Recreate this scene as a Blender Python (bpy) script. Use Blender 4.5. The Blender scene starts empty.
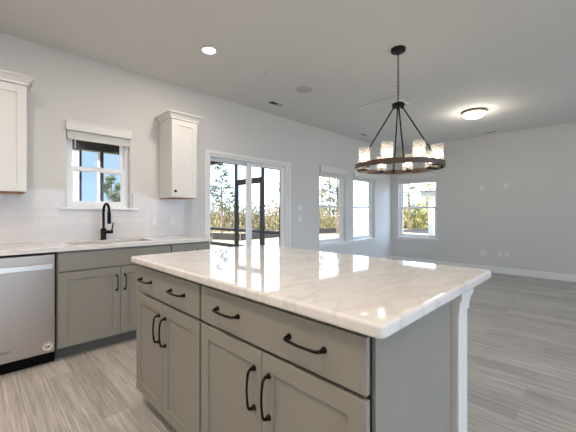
import bpy, bmesh, math, random
from mathutils import Vector, Matrix
S = bpy.context.scene
COL = S.collection
PI = math.pi

# ------------------------------------------------------------------ camera, world, sun, exposure
CAMH = 1.1808
cam_data = bpy.data.cameras.new('camera')
cam = bpy.data.objects.new('camera', cam_data); COL.objects.link(cam)
cam_data.sensor_width = 36.0
cam_data.lens = 313.78/576*36
cam_data.shift_y = -2.77/576
cam_data.clip_start = 0.05; cam_data.clip_end = 400
cam.location = (0, 0, CAMH)
cam.rotation_euler = (PI/2, 0, -PI/4)
S.camera = cam
S.view_settings.view_transform = 'Standard'
S.view_settings.look = 'None'
S.view_settings.gamma = 1.0
S.view_settings.exposure = 0.62
S.view_settings.use_curve_mapping = False

SKY_STRENGTH = 4.2
SUN_STRENGTH = 8.0
CAN_WATTS_KITCHEN = 7.5
LIVING_FILL_WATTS = 1.5
KITCHEN_TINT = (1.0, 0.86, 0.72)
LIVING_FILL_TINT = (0.74, 0.86, 1.0)

world = bpy.data.worlds.new('sky'); S.world = world; world.use_nodes = True
wn, wl = world.node_tree.nodes, world.node_tree.links
wn.clear()
wo = wn.new('ShaderNodeOutputWorld'); wb = wn.new('ShaderNodeBackground')
wt = wn.new('ShaderNodeTexCoord'); wdot = wn.new('ShaderNodeVectorMath'); wdot.operation = 'DOT_PRODUCT'
wdot.inputs[1].default_value = (0.95, -0.60, -0.2)
wr = wn.new('ShaderNodeValToRGB')
wr.color_ramp.elements[0].position = 0.10; wr.color_ramp.elements[0].color = (0.085, 0.120, 0.160, 1)
wr.color_ramp.elements[1].position = 0.40; wr.color_ramp.elements[1].color = (0.65, 0.83, 1.09, 1)
wn_noise = wn.new('ShaderNodeTexNoise'); wn_noise.inputs['Scale'].default_value = 3.0
wmix = wn.new('ShaderNodeMath'); wmix.operation = 'MULTIPLY_ADD'
wmix.inputs[1].default_value = 0.25
wl.new(wt.outputs['Generated'], wdot.inputs[0]); wl.new(wt.outputs['Generated'], wn_noise.inputs['Vector'])
wl.new(wn_noise.outputs['Fac'], wmix.inputs[0]); wl.new(wdot.outputs['Value'], wmix.inputs[2])
wadd = wn.new('ShaderNodeMath'); wadd.operation = 'ADD'; wadd.inputs[1].default_value = 0.2
wl.new(wmix.outputs[0], wadd.inputs[0]); wl.new(wadd.outputs[0], wr.inputs[0]); wl.new(wr.outputs[0], wb.inputs['Color'])
wb.inputs['Strength'].default_value = SKY_STRENGTH
wl.new(wb.outputs[0], wo.inputs['Surface'])

sun_data = bpy.data.lights.new('sun', 'SUN'); sun_data.energy = SUN_STRENGTH; sun_data.angle = 0.01
sun_data.color = (1.0, 0.96, 0.90)
sun = bpy.data.objects.new('sun', sun_data); COL.objects.link(sun)
sun.location = (-10, 0, 12)
sun.rotation_euler = (Vector((-1.0, -0.30, 0.75))).to_track_quat('Z', 'Y').to_euler()

# ------------------------------------------------------------------ materials
def srgb(r, g, b):
    f = lambda c: (c/255/12.92) if c/255 <= 0.04045 else ((c/255+0.055)/1.055)**2.4
    return (f(r), f(g), f(b), 1)

def mat(name, col, rough=0.5, metal=0.0, spec=0.5, noise=0.0, scale=20.0, bump=0.0, stretch=(1, 1, 1), coat=0.0):
    m = bpy.data.materials.new(name); m.use_nodes = True
    n, l = m.node_tree.nodes, m.node_tree.links
    b = n['Principled BSDF']
    b.inputs['Base Color'].default_value = col; b.inputs['Roughness'].default_value = rough
    b.inputs['Metallic'].default_value = metal; b.inputs['Specular IOR Level'].default_value = spec
    if coat: b.inputs['Coat Weight'].default_value = coat; b.inputs['Coat Roughness'].default_value = 0.05
    if noise or bump:
        tc = n.new('ShaderNodeTexCoord'); mp = n.new('ShaderNodeMapping'); mp.inputs['Scale'].default_value = stretch
        nt = n.new('ShaderNodeTexNoise'); nt.inputs['Scale'].default_value = scale; nt.inputs['Detail'].default_value = 4
        l.new(tc.outputs['Object'], mp.inputs[0]); l.new(mp.outputs[0], nt.inputs['Vector'])
        if noise:
            r = n.new('ShaderNodeValToRGB')
            r.color_ramp.elements[0].position = 0.3; r.color_ramp.elements[1].position = 0.7
            r.color_ramp.elements[0].color = [c*(1-noise) for c in col[:3]]+[1]
            r.color_ramp.elements[1].color = [min(1, c*(1+noise)) for c in col[:3]]+[1]
            l.new(nt.outputs['Fac'], r.inputs[0]); l.new(r.outputs[0], b.inputs['Base Color'])
        if bump:
            bp = n.new('ShaderNodeBump'); bp.inputs['Strength'].default_value = bump; bp.inputs['Distance'].default_value = 0.002
            l.new(nt.outputs['Fac'], bp.inputs['Height']); l.new(bp.outputs[0], b.inputs['Normal'])
    return m

def emit(name, col, strength):
    m = bpy.data.materials.new(name); m.use_nodes = True
    b = m.node_tree.nodes['Principled BSDF']
    b.inputs['Base Color'].default_value = (0.9, 0.9, 0.9, 1)
    b.inputs['Emission Color'].default_value = col; b.inputs['Emission Strength'].default_value = strength
    return m

def glass(name, tint=(1, 1, 1, 1), white=0.0, gloss=0.02):
    m = bpy.data.materials.new(name); m.use_nodes = True
    n, l = m.node_tree.nodes, m.node_tree.links
    n.clear()
    o = n.new('ShaderNodeOutputMaterial'); t = n.new('ShaderNodeBsdfTransparent'); t.inputs[0].default_value = tint
    g = n.new('ShaderNodeBsdfGlossy'); g.inputs['Roughness'].default_value = 0.02
    lw = n.new('ShaderNodeLayerWeight'); lw.inputs['Blend'].default_value = 0.5
    pw = n.new('ShaderNodeMath'); pw.operation = 'POWER'; pw.inputs[1].default_value = 5.0; l.new(lw.outputs['Facing'], pw.inputs[0])
    fr = n.new('ShaderNodeMath'); fr.operation = 'MULTIPLY_ADD'; fr.inputs[1].default_value = 0.6; fr.inputs[2].default_value = gloss*0.4; l.new(pw.outputs[0], fr.inputs[0])
    mx = n.new('ShaderNodeMixShader'); l.new(fr.outputs[0], mx.inputs[0]); l.new(t.outputs[0], mx.inputs[1]); l.new(g.outputs[0], mx.inputs[2])
    last = mx
    if white:
        tl = n.new('ShaderNodeBsdfTranslucent'); df = n.new('ShaderNodeBsdfDiffuse')
        for q in (tl, df): q.inputs[0].default_value = (0.95, 0.92, 0.86, 1)
        m1 = n.new('ShaderNodeMixShader'); l.new(tl.outputs[0], m1.inputs[1]); l.new(df.outputs[0], m1.inputs[2])
        m2 = n.new('ShaderNodeMixShader'); l.new(mx.outputs[0], m2.inputs[1]); l.new(m1.outputs[0], m2.inputs[2])
        tc = n.new('ShaderNodeTexCoord'); v = n.new('ShaderNodeTexNoise'); v.inputs['Scale'].default_value = 90
        l.new(tc.outputs['Object'], v.inputs['Vector'])
        r = n.new('ShaderNodeMapRange'); r.inputs['From Min'].default_value = 0.35; r.inputs['From Max'].default_value = 0.7
        r.inputs['To Min'].default_value = white*0.75; r.inputs['To Max'].default_value = white*1.25
        l.new(v.outputs['Fac'], r.inputs['Value']); l.new(r.outputs[0], m2.inputs[0])
        last = m2
    l.new(last.outputs[0], o.inputs['Surface'])
    return m

def foliage_mat(name, cols):
    m = bpy.data.materials.new(name); m.use_nodes = True
    n, l = m.node_tree.nodes, m.node_tree.links
    b = n['Principled BSDF']; b.inputs['Roughness'].default_value = 0.95
    tc = n.new('ShaderNodeTexCoord'); nt = n.new('ShaderNodeTexNoise'); nt.inputs['Scale'].default_value = 1.7; nt.inputs['Detail'].default_value = 3
    r = n.new('ShaderNodeValToRGB'); e = r.color_ramp.elements
    while len(e) < len(cols): e.new(0.5)
    for i, c in enumerate(cols): e[i].position = 0.32+0.36*i/(len(cols)-1); e[i].color = srgb(*c)
    l.new(tc.outputs['Object'], nt.inputs['Vector']); l.new(nt.outputs['Fac'], r.inputs[0]); l.new(r.outputs[0], b.inputs['Base Color'])
    return m

def floor_mat():
    m = bpy.data.materials.new('plank_floor'); m.use_nodes = True
    n, l = m.node_tree.nodes, m.node_tree.links
    b = n['Principled BSDF']
    tc = n.new('ShaderNodeTexCoord'); mp = n.new('ShaderNodeMapping'); mp.inputs['Rotation'].default_value = (0, 0, PI/2)
    l.new(tc.outputs['Object'], mp.inputs[0])
    br = n.new('ShaderNodeTexBrick'); br.offset = 0.37; br.offset_frequency = 2
    br.inputs['Scale'].default_value = 1.0; br.inputs['Brick Width'].default_value = 1.22; br.inputs['Row Height'].default_value = 0.152
    br.inputs['Mortar Size'].default_value = 0.0014; br.inputs['Mortar Smooth'].default_value = 0.3; br.inputs['Bias'].default_value = 0.0
    br.inputs['Color1'].default_value = srgb(168, 163, 157); br.inputs['Color2'].default_value = srgb(190, 185, 179)
    br.inputs['Mortar'].default_value = srgb(148, 143, 137)
    l.new(mp.outputs[0], br.inputs['Vector'])
    sc = n.new('ShaderNodeMapping'); sc.inputs['Scale'].default_value = (34, 1.6, 1)
    l.new(tc.outputs['Object'], sc.inputs[0])
    n1 = n.new('ShaderNodeTexNoise'); n1.inputs['Scale'].default_value = 2.0; n1.inputs['Detail'].default_value = 8; n1.inputs['Roughness'].default_value = 0.65; n1.inputs['Distortion'].default_value = 0.6
    # break the grain from plank to plank
    vm = n.new('ShaderNodeVectorMath'); vm.operation = 'ADD'
    l.new(sc.outputs[0], vm.inputs[0])
    sep = n.new('ShaderNodeVectorMath'); sep.operation = 'SCALE'; sep.inputs['Scale'].default_value = 9.0
    l.new(br.outputs['Color'], sep.inputs[0]); l.new(sep.outputs[0], vm.inputs[1])
    l.new(vm.outputs[0], n1.inputs['Vector'])
    rp = n.new('ShaderNodeValToRGB')
    rp.color_ramp.elements[0].position = 0.34; rp.color_ramp.elements[0].color = (0.74, 0.72, 0.70, 1)
    rp.color_ramp.elements[1].position = 0.66; rp.color_ramp.elements[1].color = (1.20, 1.20, 1.19, 1)
    l.new(n1.outputs['Fac'], rp.inputs[0])
    mx = n.new('ShaderNodeMix'); mx.data_type = 'RGBA'; mx.blend_type = 'MULTIPLY'; mx.inputs[0].default_value = 0.9
    l.new(br.outputs['Color'], mx.inputs[6]); l.new(rp.outputs[0], mx.inputs[7])
    st = n.new('ShaderNodeMapping'); st.inputs['Scale'].default_value = (85, 1.3, 1); l.new(tc.outputs['Object'], st.inputs[0])
    n3 = n.new('ShaderNodeTexNoise'); n3.inputs['Scale'].default_value = 1.0; n3.inputs['Detail'].default_value = 3; l.new(st.outputs[0], n3.inputs['Vector'])
    r3 = n.new('ShaderNodeValToRGB')
    r3.color_ramp.elements[0].position = 0.36; r3.color_ramp.elements[0].color = (0.86, 0.85, 0.84, 1)
    r3.color_ramp.elements[1].position = 0.66; r3.color_ramp.elements[1].color = (1.13, 1.13, 1.13, 1)
    l.new(n3.outputs['Fac'], r3.inputs[0])
    m3 = n.new('ShaderNodeMix'); m3.data_type = 'RGBA'; m3.blend_type = 'MULTIPLY'; m3.inputs[0].default_value = 1.0
    l.new(mx.outputs[2], m3.inputs[6]); l.new(r3.outputs[0], m3.inputs[7])
    l.new(m3.outputs[2], b.inputs['Base Color'])
    b.inputs['Roughness'].default_value = 0.42; b.inputs['Specular IOR Level'].default_value = 0.35
    bp = n.new('ShaderNodeBump'); bp.inputs['Strength'].default_value = 0.25; bp.inputs['Distance'].default_value = 0.002
    l.new(n1.outputs['Fac'], bp.inputs['Height']); l.new(bp.outputs[0], b.inputs['Normal'])
    return m

def quartz_mat():
    m = bpy.data.materials.new('white_quartz'); m.use_nodes = True
    n, l = m.node_tree.nodes, m.node_tree.links
    b = n['Principled BSDF']
    tc = n.new('ShaderNodeTexCoord')
    n1 = n.new('ShaderNodeTexNoise'); n1.inputs['Scale'].default_value = 2.6; n1.inputs['Detail'].default_value = 6; n1.inputs['Distortion'].default_value = 0.5
    n2 = n.new('ShaderNodeTexNoise'); n2.inputs['Scale'].default_value = 9.0; n2.inputs['Detail'].default_value = 5; n2.inputs['Distortion'].default_value = 0.5
    mp = n.new('ShaderNodeMapping'); mp.inputs['Scale'].default_value = (1.0, 2.4, 1.0); mp.inputs['Rotation'].default_value = (0, 0, 0.5)
    l.new(tc.outputs['Object'], mp.inputs[0])
    l.new(mp.outputs[0], n1.inputs['Vector']); l.new(tc.outputs['Object'], n2.inputs['Vector'])
    r1 = n.new('ShaderNodeValToRGB')
    e = r1.color_ramp.elements
    e[0].position = 0.32; e[0].color = srgb(220, 215, 210)
    e[1].position = 0.44; e[1].color = srgb(226, 221, 216)
    k = e.new(0.495); k.color = srgb(217, 211, 206)
    k = e.new(0.54); k.color = srgb(229, 225, 220)
    k = e.new(0.72); k.color = srgb(222, 217, 212)
    l.new(n1.outputs['Fac'], r1.inputs[0])
    r2 = n.new('ShaderNodeValToRGB')
    r2.color_ramp.elements[0].position = 0.66; r2.color_ramp.elements[0].color = (1, 1, 1, 1)
    r2.color_ramp.elements[1].position = 0.74; r2.color_ramp.elements[1].color = (0.86, 0.85, 0.84, 1)
    l.new(n2.outputs['Fac'], r2.inputs[0])
    mx = n.new('ShaderNodeMix'); mx.data_type = 'RGBA'; mx.blend_type = 'MULTIPLY'; mx.inputs[0].default_value = 1.0
    l.new(r1.outputs[0], mx.inputs[6]); l.new(r2.outputs[0], mx.inputs[7]); l.new(mx.outputs[2], b.inputs['Base Color'])
    b.inputs['Roughness'].default_value = 0.045; b.inputs['IOR'].default_value = 1.56
    return m

def tile_mat():
    m = bpy.data.materials.new('subway_tile'); m.use_nodes = True
    n, l = m.node_tree.nodes, m.node_tree.links
    b = n['Principled BSDF']
    tc = n.new('ShaderNodeTexCoord'); mp = n.new('ShaderNodeMapping'); mp.inputs['Rotation'].default_value = (-PI/2, 0, 0)
    l.new(tc.outputs['Object'], mp.inputs[0])
    br = n.new('ShaderNodeTexBrick'); br.offset = 0.5
    br.inputs['Scale'].default_value = 1.0; br.inputs['Brick Width'].default_value = 0.305; br.inputs['Row Height'].default_value = 0.0762
    br.inputs['Mortar Size'].default_value = 0.0016; br.inputs['Mortar Smooth'].default_value = 0.2
    br.inputs['Color1'].default_value = srgb(216, 211, 206); br.inputs['Color2'].default_value = srgb(220, 215, 210)
    br.inputs['Mortar'].default_value = srgb(207, 202, 197)
    l.new(mp.outputs[0], br.inputs['Vector']); l.new(br.outputs['Color'], b.inputs['Base Color'])
    b.inputs['Roughness'].default_value = 0.18
    bp = n.new('ShaderNodeBump'); bp.inputs['Strength'].default_value = 0.3; bp.inputs['Distance'].default_value = 0.001; bp.invert = True
    l.new(br.outputs['Fac'], bp.inputs['Height']); l.new(bp.outputs[0], b.inputs['Normal'])
    return m

M = dict(
    wall=mat('wall_paint', srgb(214, 212, 208), 0.75, noise=0.015, scale=120, bump=0.08),
    ceiling=mat('ceiling_paint', srgb(222, 221, 218), 0.85, noise=0.015, scale=90, bump=0.12),
    trim=mat('white_trim', srgb(236, 235, 233), 0.35, noise=0.01, scale=8),
    vinyl=mat('white_vinyl', srgb(238, 238, 238), 0.3, noise=0.01, scale=8),
    blind=mat('blind_white', srgb(228, 226, 222), 0.45, noise=0.015, scale=14),
    floor=floor_mat(), quartz=quartz_mat(), tile=tile_mat(),
    grey=mat('greige_cabinet_paint', srgb(144, 140, 130), 0.42, noise=0.015, scale=30),
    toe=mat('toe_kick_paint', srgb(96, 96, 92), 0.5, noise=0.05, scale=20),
    gap=mat('dark_reveal', srgb(40, 36, 33), 0.8, noise=0.05, scale=20),
    white=mat('white_cabinet_paint', srgb(224, 221, 216), 0.38, noise=0.01, scale=30),
    underside=mat('cabinet_underside_wood', srgb(168, 110, 72), 0.6, noise=0.15, scale=12, stretch=(1, 8, 1)),
    steel=mat('brushed_steel', (0.48, 0.42, 0.365, 1), 0.30, metal=0.95, noise=0.05, scale=6, stretch=(60, 1, 0.6), bump=0.03),
    steel_bar=mat('handle_steel', (0.78, 0.76, 0.73, 1), 0.28, metal=0.9, noise=0.03, scale=10, stretch=(1, 1, 40)),
    sink=mat('sink_steel', (0.42, 0.40, 0.38, 1), 0.35, metal=0.9, noise=0.05, scale=30),
    black=mat('matte_black', srgb(9, 9, 9), 0.42, spec=0.25, noise=0.1, scale=30),
    toeblack=mat('black_toe_panel', srgb(12, 12, 12), 0.8, spec=0.15, noise=0.1, scale=30),
    bronze=mat('oil_rubbed_bronze', srgb(38, 30, 26), 0.22, metal=0.75, noise=0.2, scale=25),
    iron=mat('dark_iron', srgb(13, 12, 12), 0.45, spec=0.25, metal=0.1, noise=0.15, scale=30),
    wood=mat('walnut_wood', srgb(82, 56, 40), 0.38, noise=0.35, scale=9, stretch=(3, 3, 14)),
    nickel=mat('brushed_bronze_rim', srgb(128, 104, 84), 0.32, metal=0.8, noise=0.08, scale=20),
    plate=mat('white_plastic', srgb(228, 227, 224), 0.35, noise=0.01, scale=10),
    slot=mat('slot_grey', srgb(120, 117, 112), 0.6, noise=0.02, scale=10),
    grille=mat('speaker_cloth', srgb(198, 196, 192), 0.8, noise=0.06, scale=300),
    louver=mat('vent_louver', srgb(212, 211, 208), 0.5, noise=0.02, scale=20),
    duct=mat('duct_shade', srgb(22, 20, 18), 0.9, noise=0.1, scale=20),
    pane=glass('window_glass', (0.97, 0.985, 1.0, 1)),
    shade=glass('seeded_glass', (0.97, 0.96, 0.94, 1), white=0.15),
    can=emit('recessed_lens', (1.0, 0.95, 0.86, 1), 6.0),
    bulb=emit('warm_bulb', (1.0, 0.86, 0.68, 1), 12.0),
    dome=emit('frosted_dome', (1.0, 0.93, 0.80, 1), 2.2),
    ink=mat('grey_ink', srgb(58, 46, 36), 0.5, noise=0.05, scale=10),
    sticker=mat('white_sticker', srgb(238, 232, 222), 0.5, noise=0.01, scale=10),
    ground=mat('straw_ground', srgb(168, 150, 116), 0.95, noise=0.25, scale=0.9),
    bounce=mat('pale_bounce', srgb(222, 221, 218), 0.9, noise=0.04, scale=3),
    silt=mat('black_silt_fabric', srgb(44, 40, 38), 0.9, noise=0.2, scale=3),
    stake=mat('fence_stake_wood', srgb(120, 96, 70), 0.9, noise=0.2, scale=9),
    porch=mat('bronze_aluminium', srgb(52, 50, 51), 0.5, noise=0.05, scale=9),
    porchwhite=mat('white_column_wrap', srgb(240, 238, 234), 0.6, noise=0.01, scale=9),
    bark=mat('pine_bark', srgb(112, 92, 76), 0.95, noise=0.3, scale=8, stretch=(1, 1, 0.3)),
    leaf=mat('pine_leaf', srgb(78, 84, 52), 0.9, noise=0.3, scale=1.2),
    leaf2=mat('yellow_green_leaf', srgb(150, 144, 86), 0.9, noise=0.3, scale=1.2),
    brush=foliage_mat('brown_brush', [(112, 92, 66), (150, 132, 98), (92, 96, 58), (176, 160, 126)]),
    brush2=foliage_mat('yellow_brush', [(120, 118, 66), (176, 164, 98), (86, 88, 52), (190, 178, 130)]),
    roof=mat('dark_roof_shingle', srgb(84, 78, 76), 0.9, noise=0.2, scale=6),
)

# ------------------------------------------------------------------ builders (world coordinates; obj() moves them under their thing)
def box(bm, x0, x1, y0, y1, z0, z1):
    v = [bm.verts.new((x, y, z)) for z in (z0, z1) for y in (y0, y1) for x in (x0, x1)]
    for f in ((0, 2, 3, 1), (4, 5, 7, 6), (0, 1, 5, 4), (2, 6, 7, 3), (0, 4, 6, 2), (1, 3, 7, 5)):
        bm.faces.new([v[i] for i in f])

def tube(bm, pts, r, seg=10, cap=True):
    pts = [Vector(p) for p in pts]; n = len(pts)
    rr = r if isinstance(r, (list, tuple)) else [r]*n
    t0 = (pts[1]-pts[0]).normalized()
    u = t0.orthogonal().normalized(); rings = []
    for i in range(n):
        a = pts[max(i-1, 0)]; b = pts[min(i+1, n-1)]
        t = (b-a).normalized()
        u = (u-t*u.dot(t)).normalized(); w = t.cross(u)
        rings.append([bm.verts.new(pts[i]+(u*math.cos(2*PI*k/seg)+w*math.sin(2*PI*k/seg))*rr[i]) for k in range(seg)])
    for i in range(n-1):
        for k in range(seg):
            bm.faces.new((rings[i][k], rings[i][(k+1) % seg], rings[i+1][(k+1) % seg], rings[i+1][k]))
    if cap:
        bm.faces.new(rings[0][::-1]); bm.faces.new(rings[-1])

def lathe(bm, c, prof, seg=32, closed=False):
    """profile of (radius, z) spun about the vertical through c"""
    rings = []
    for r, z in prof:
        if r < 1e-6: rings.append([bm.verts.new((c[0], c[1], c[2]+z))])
        else: rings.append([bm.verts.new((c[0]+r*math.cos(2*PI*k/seg), c[1]+r*math.sin(2*PI*k/seg), c[2]+z)) for k in range(seg)])
    pairs = list(zip(rings, rings[1:]))+([(rings[-1], rings[0])] if closed else [])
    for a, b in pairs:
        for k in range(seg):
            j = (k+1) % seg
            f = [a[k % len(a)], a[j % len(a)], b[j % len(b)], b[k % len(b)]]
            f2 = []
            for q in f:
                if q not in f2: f2.append(q)
            if len(f2) > 2: bm.faces.new(f2)

def grid_slab(bm, us, vs, skip, place):
    """slab on a grid of cells (us x vs) leaving out the cells in skip; place(u, v, side) gives the point"""
    cache = {}
    def P(i, j, s):
        if (i, j, s) not in cache: cache[(i, j, s)] = bm.verts.new(place(us[i], vs[j], s))
        return cache[(i, j, s)]
    nu, nv = len(us)-1, len(vs)-1
    solid = lambda i, j: 0 <= i < nu and 0 <= j < nv and (i, j) not in skip
    for i in range(nu):
        for j in range(nv):
            if not solid(i, j): continue
            bm.faces.new([P(i, j, 0), P(i+1, j, 0), P(i+1, j+1, 0), P(i, j+1, 0)])
            bm.faces.new([P(i, j, 1), P(i, j+1, 1), P(i+1, j+1, 1), P(i+1, j, 1)])
            for (di, dj, a, b) in ((-1, 0, (i, j), (i, j+1)), (1, 0, (i+1, j), (i+1, j+1)), (0, -1, (i, j), (i+1, j)), (0, 1, (i, j+1), (i+1, j+1))):
                if not solid(i+di, j+dj): bm.faces.new([P(*a, 0), P(*b, 0), P(*b, 1), P(*a, 1)])

def holed(bm, u0, u1, v0, v1, holes, place):
    us = sorted({u0, u1} | {h[0] for h in holes} | {h[1] for h in holes})
    vs = sorted({v0, v1} | {h[2] for h in holes} | {h[3] for h in holes})
    skip = set()
    for i in range(len(us)-1):
        for j in range(len(vs)-1):
            cu, cv = (us[i]+us[i+1])/2, (vs[j]+vs[j+1])/2
            if any(h[0] < cu < h[1] and h[2] < cv < h[3] for h in holes): skip.add((i, j))
    grid_slab(bm, us, vs, skip, place)

def root_loc(o):
    while o.parent: o = o.parent
    return Vector(o.location)

def obj(name, bm, m, parent=None, bevel=0.0, smooth=False, segs=2, kind=None):
    bmesh.ops.recalc_face_normals(bm, faces=bm.faces)
    if parent is not None: off = root_loc(parent)
    else:
        xs = [v.co.x for v in bm.verts]; ys = [v.co.y for v in bm.verts]; zs = [v.co.z for v in bm.verts]
        off = Vector(((min(xs)+max(xs))/2, (min(ys)+max(ys))/2, min(zs)))
    for v in bm.verts: v.co -= off
    me = bpy.data.meshes.new(name); bm.to_mesh(me); bm.free()
    me.materials.append(m)
    if smooth:
        me.polygons.foreach_set('use_smooth', [True]*len(me.polygons))
    o = bpy.data.objects.new(name, me); COL.objects.link(o)
    if parent is not None: o.parent = parent
    else: o.location = off
    if bevel:
        b = o.modifiers.new('bevel', 'BEVEL'); b.width = bevel; b.segments = segs; b.limit_method = 'ANGLE'; b.angle_limit = 0.6
    if smooth:
        e = o.modifiers.new('split', 'EDGE_SPLIT'); e.split_angle = 0.7
    if kind: o['kind'] = kind
    return o

def thing(name, label, cat, loc, group=None):
    o = bpy.data.objects.new(name, None); COL.objects.link(o); o.location = loc; o.empty_display_size = 0.1
    tag(o, label, cat, group); return o

def tag(o, label, cat, group=None):
    o['label'] = label; o['category'] = cat
    if group: o['group'] = group
    return o

def rename(o, label): o['label'] = label

def copy_tree(o, parent=None):
    c = o.copy(); COL.objects.link(c)
    if parent is not None: c.parent = parent
    for ch in list(o.children): copy_tree(ch, c)
    return c

def B(*a):
    bm = bmesh.new()
    for q in a: box(bm, *q)
    return bm

# ------------------------------------------------------------------ room shell
H = 2.743
YA, TA = 3.668, 0.15       # the sink wall: inner face, thickness
XB = 7.285                 # the dining wall
X0, Y0 = -2.6, -5.4        # walls behind the camera
W1 = (0.63, 1.214, 1.235, 2.07)
DOOR = (2.185, 3.66, 0.0, 1.972)
W2 = (4.482, 5.33, 0.612, 2.045)
W3 = (5.60, 6.475, 0.612, 2.045)
W4 = (2.60, 3.49, 0.612, 2.07)
FRONT_WINDOWS = [(-1.9, 0.7, 0.3, 2.4), (1.2, 3.8, 0.3, 2.4), (4.3, 6.9, 0.3, 2.4)]

bm = B((X0, XB, Y0, YA, -0.12, 0.0)); obj('floor', bm, M['floor'], kind='structure')
bm = B((X0-0.15, XB+0.15, Y0-0.15, YA+TA, H, H+0.12)); obj('ceiling', bm, M['ceiling'], kind='structure')
bm = bmesh.new(); holed(bm, X0, XB+0.15, -0.12, H, [W1, (DOOR[0], DOOR[1], -0.0, DOOR[3]), W2, W3], lambda u, v, s: (u, YA+TA*s, v))
obj('wall_left', bm, M['wall'], kind='structure')
bm = bmesh.new(); holed(bm, Y0, YA, -0.12, H, [W4], lambda u, v, s: (XB+TA*s, u, v))
obj('wall_right', bm, M['wall'], kind='structure')
bm = B((X0-0.15, X0, Y0-0.15, YA+TA, -0.12, H)); obj('wall_back', bm, M['wall'], kind='structure')
bm = bmesh.new(); holed(bm, X0, XB+0.15, -0.12, H, FRONT_WINDOWS, lambda u, v, s: (u, Y0-TA*s, v))
obj('wall_front', bm, M['wall'], kind='structure')

# baseboards
def baseboard(name, boxes): obj(name, B(*boxes), M['trim'], bevel=0.006, kind='structure')
baseboard('baseboard_right', [(XB-0.016, XB, Y0, YA, 0.0, 0.125)])
baseboard('baseboard_left', [(3.74, XB-0.02, YA-0.016, YA, 0.0, 0.125)])
baseboard('baseboard_front', [(X0+0.02, XB-0.02, Y0, Y0+0.016, 0.0, 0.125)])
baseboard('baseboard_back', [(X0, X0+0.016, Y0+0.02, YA-0.7, 0.0, 0.125)])

# ------------------------------------------------------------------ windows and their blinds
class Wall:
    def __init__(s, kind):
        s.k = kind
    def box(s, bm, a0, a1, d0, d1, z0, z1):      # a along the wall, d depth outwards from the inner face
        if s.k == 'A': box(bm, a0, a1, YA+d0, YA+d1, z0, z1)
        elif s.k == 'B': box(bm, XB+d0, XB+d1, a0, a1, z0, z1)
        else: box(bm, a0, a1, Y0-d1, Y0-d0, z0, z1)
    def ring(s, bm, a0, a1, d0, d1, z0, z1, t, tb=None):
        tb = t if tb is None else tb
        if s.k == 'A': holed(bm, a0, a1, z0, z1, [(a0+t, a1-t, z0+tb, z1-t)], lambda u, v, q: (u, YA+d0+(d1-d0)*q, v))
        elif s.k == 'B': holed(bm, a0, a1, z0, z1, [(a0+t, a1-t, z0+tb, z1-t)], lambda u, v, q: (XB+d0+(d1-d0)*q, u, v))
        else: holed(bm, a0, a1, z0, z1, [(a0+t, a1-t, z0+tb, z1-t)], lambda u, v, q: (u, Y0-d0-(d1-d0)*q, v))
    def pt(s, a, d, z):
        return (a, YA+d, z) if s.k == 'A' else (XB+d, a, z) if s.k == 'B' else (a, Y0-d, z)

def window(n, w, op, rail, sill=True):
    a0, a1, z0, z1 = op
    bm = bmesh.new(); w.ring(bm, a0, a1, 0.06, 0.148, z0, z1, 0.03)
    fr = obj('window_%d' % n, bm, M['vinyl'], bevel=0.003, kind='structure')
    def sash(za, zb, d0, d1):
        bm = bmesh.new(); w.ring(bm, a0+0.028, a1-0.028, d0, d1, za, zb, 0.042)
        s = obj('sash', bm, M['vinyl'], fr, bevel=0.003)
        bm = bmesh.new(); w.box(bm, a0+0.065, a1-0.065, (d0+d1)/2-0.003, (d0+d1)/2+0.003, za+0.037, zb-0.037)
        obj('pane', bm, M['pane'], s)
    sash(rail-0.022, z1-0.028, 0.106, 0.136)      # upper sash, outer track
    sash(z0+0.028, rail+0.022, 0.074, 0.104)      # lower sash, inner track
    bm = bmesh.new(); w.box(bm, (a0+a1)/2-0.03, (a0+a1)/2+0.03, 0.062, 0.076, rail+0.016, rail+0.03); obj('sash_lock', bm, M['vinyl'], fr)
    return fr

wA, wB, wC = Wall('A'), Wall('B'), Wall('C')
window(1, wA, W1, 1.635); window(2, wA, W2, 1.31); window(3, wA, W3, 1.31); window(4, wB, W4, 1.31)
for i, q in enumerate(FRONT_WINDOWS): window(5+i, wC, q, 1.35)

def sill(n, w, a0, a1, z):
    bm = bmesh.new(); w.box(bm, a0, a1, -0.035, 0.06, z-0.022, z); w.box(bm, a0+0.02, a1-0.02, -0.014, 0.0, z-0.06, z-0.022)
    obj('trim_%d' % n, bm, M['trim'], bevel=0.004, kind='structure')
def sillbox(n, w, a0, a1, z, apron):
    # stool and apron in front of the wall, and the liner inside each opening
    bm = bmesh.new(); w.box(bm, a0, a1, -0.035, 0.0, z-0.022, z)
    if apron: w.box(bm, a0+0.02, a1-0.02, -0.014, 0.0, z-0.065, z-0.022)
    return obj('trim_%d' % n, bm, M['trim'], bevel=0.004, kind='structure')
def liner(parent, w, op):
    bm = bmesh.new(); w.box(bm, op[0], op[1], 0.0, 0.06, op[2], op[2]+0.006)
    obj('stool', bm, M['trim'], parent)
s1 = sillbox(1, wA, 0.565, 1.295, 1.237, False); liner(s1, wA, W1)
s2 = sillbox(2, wA, 4.43, 6.525, 0.614, True); liner(s2, wA, W2); liner(s2, wA, W3)
s3 = sillbox(3, wB, 2.545, 3.545, 0.614, True); liner(s3, wB, W4)

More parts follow.
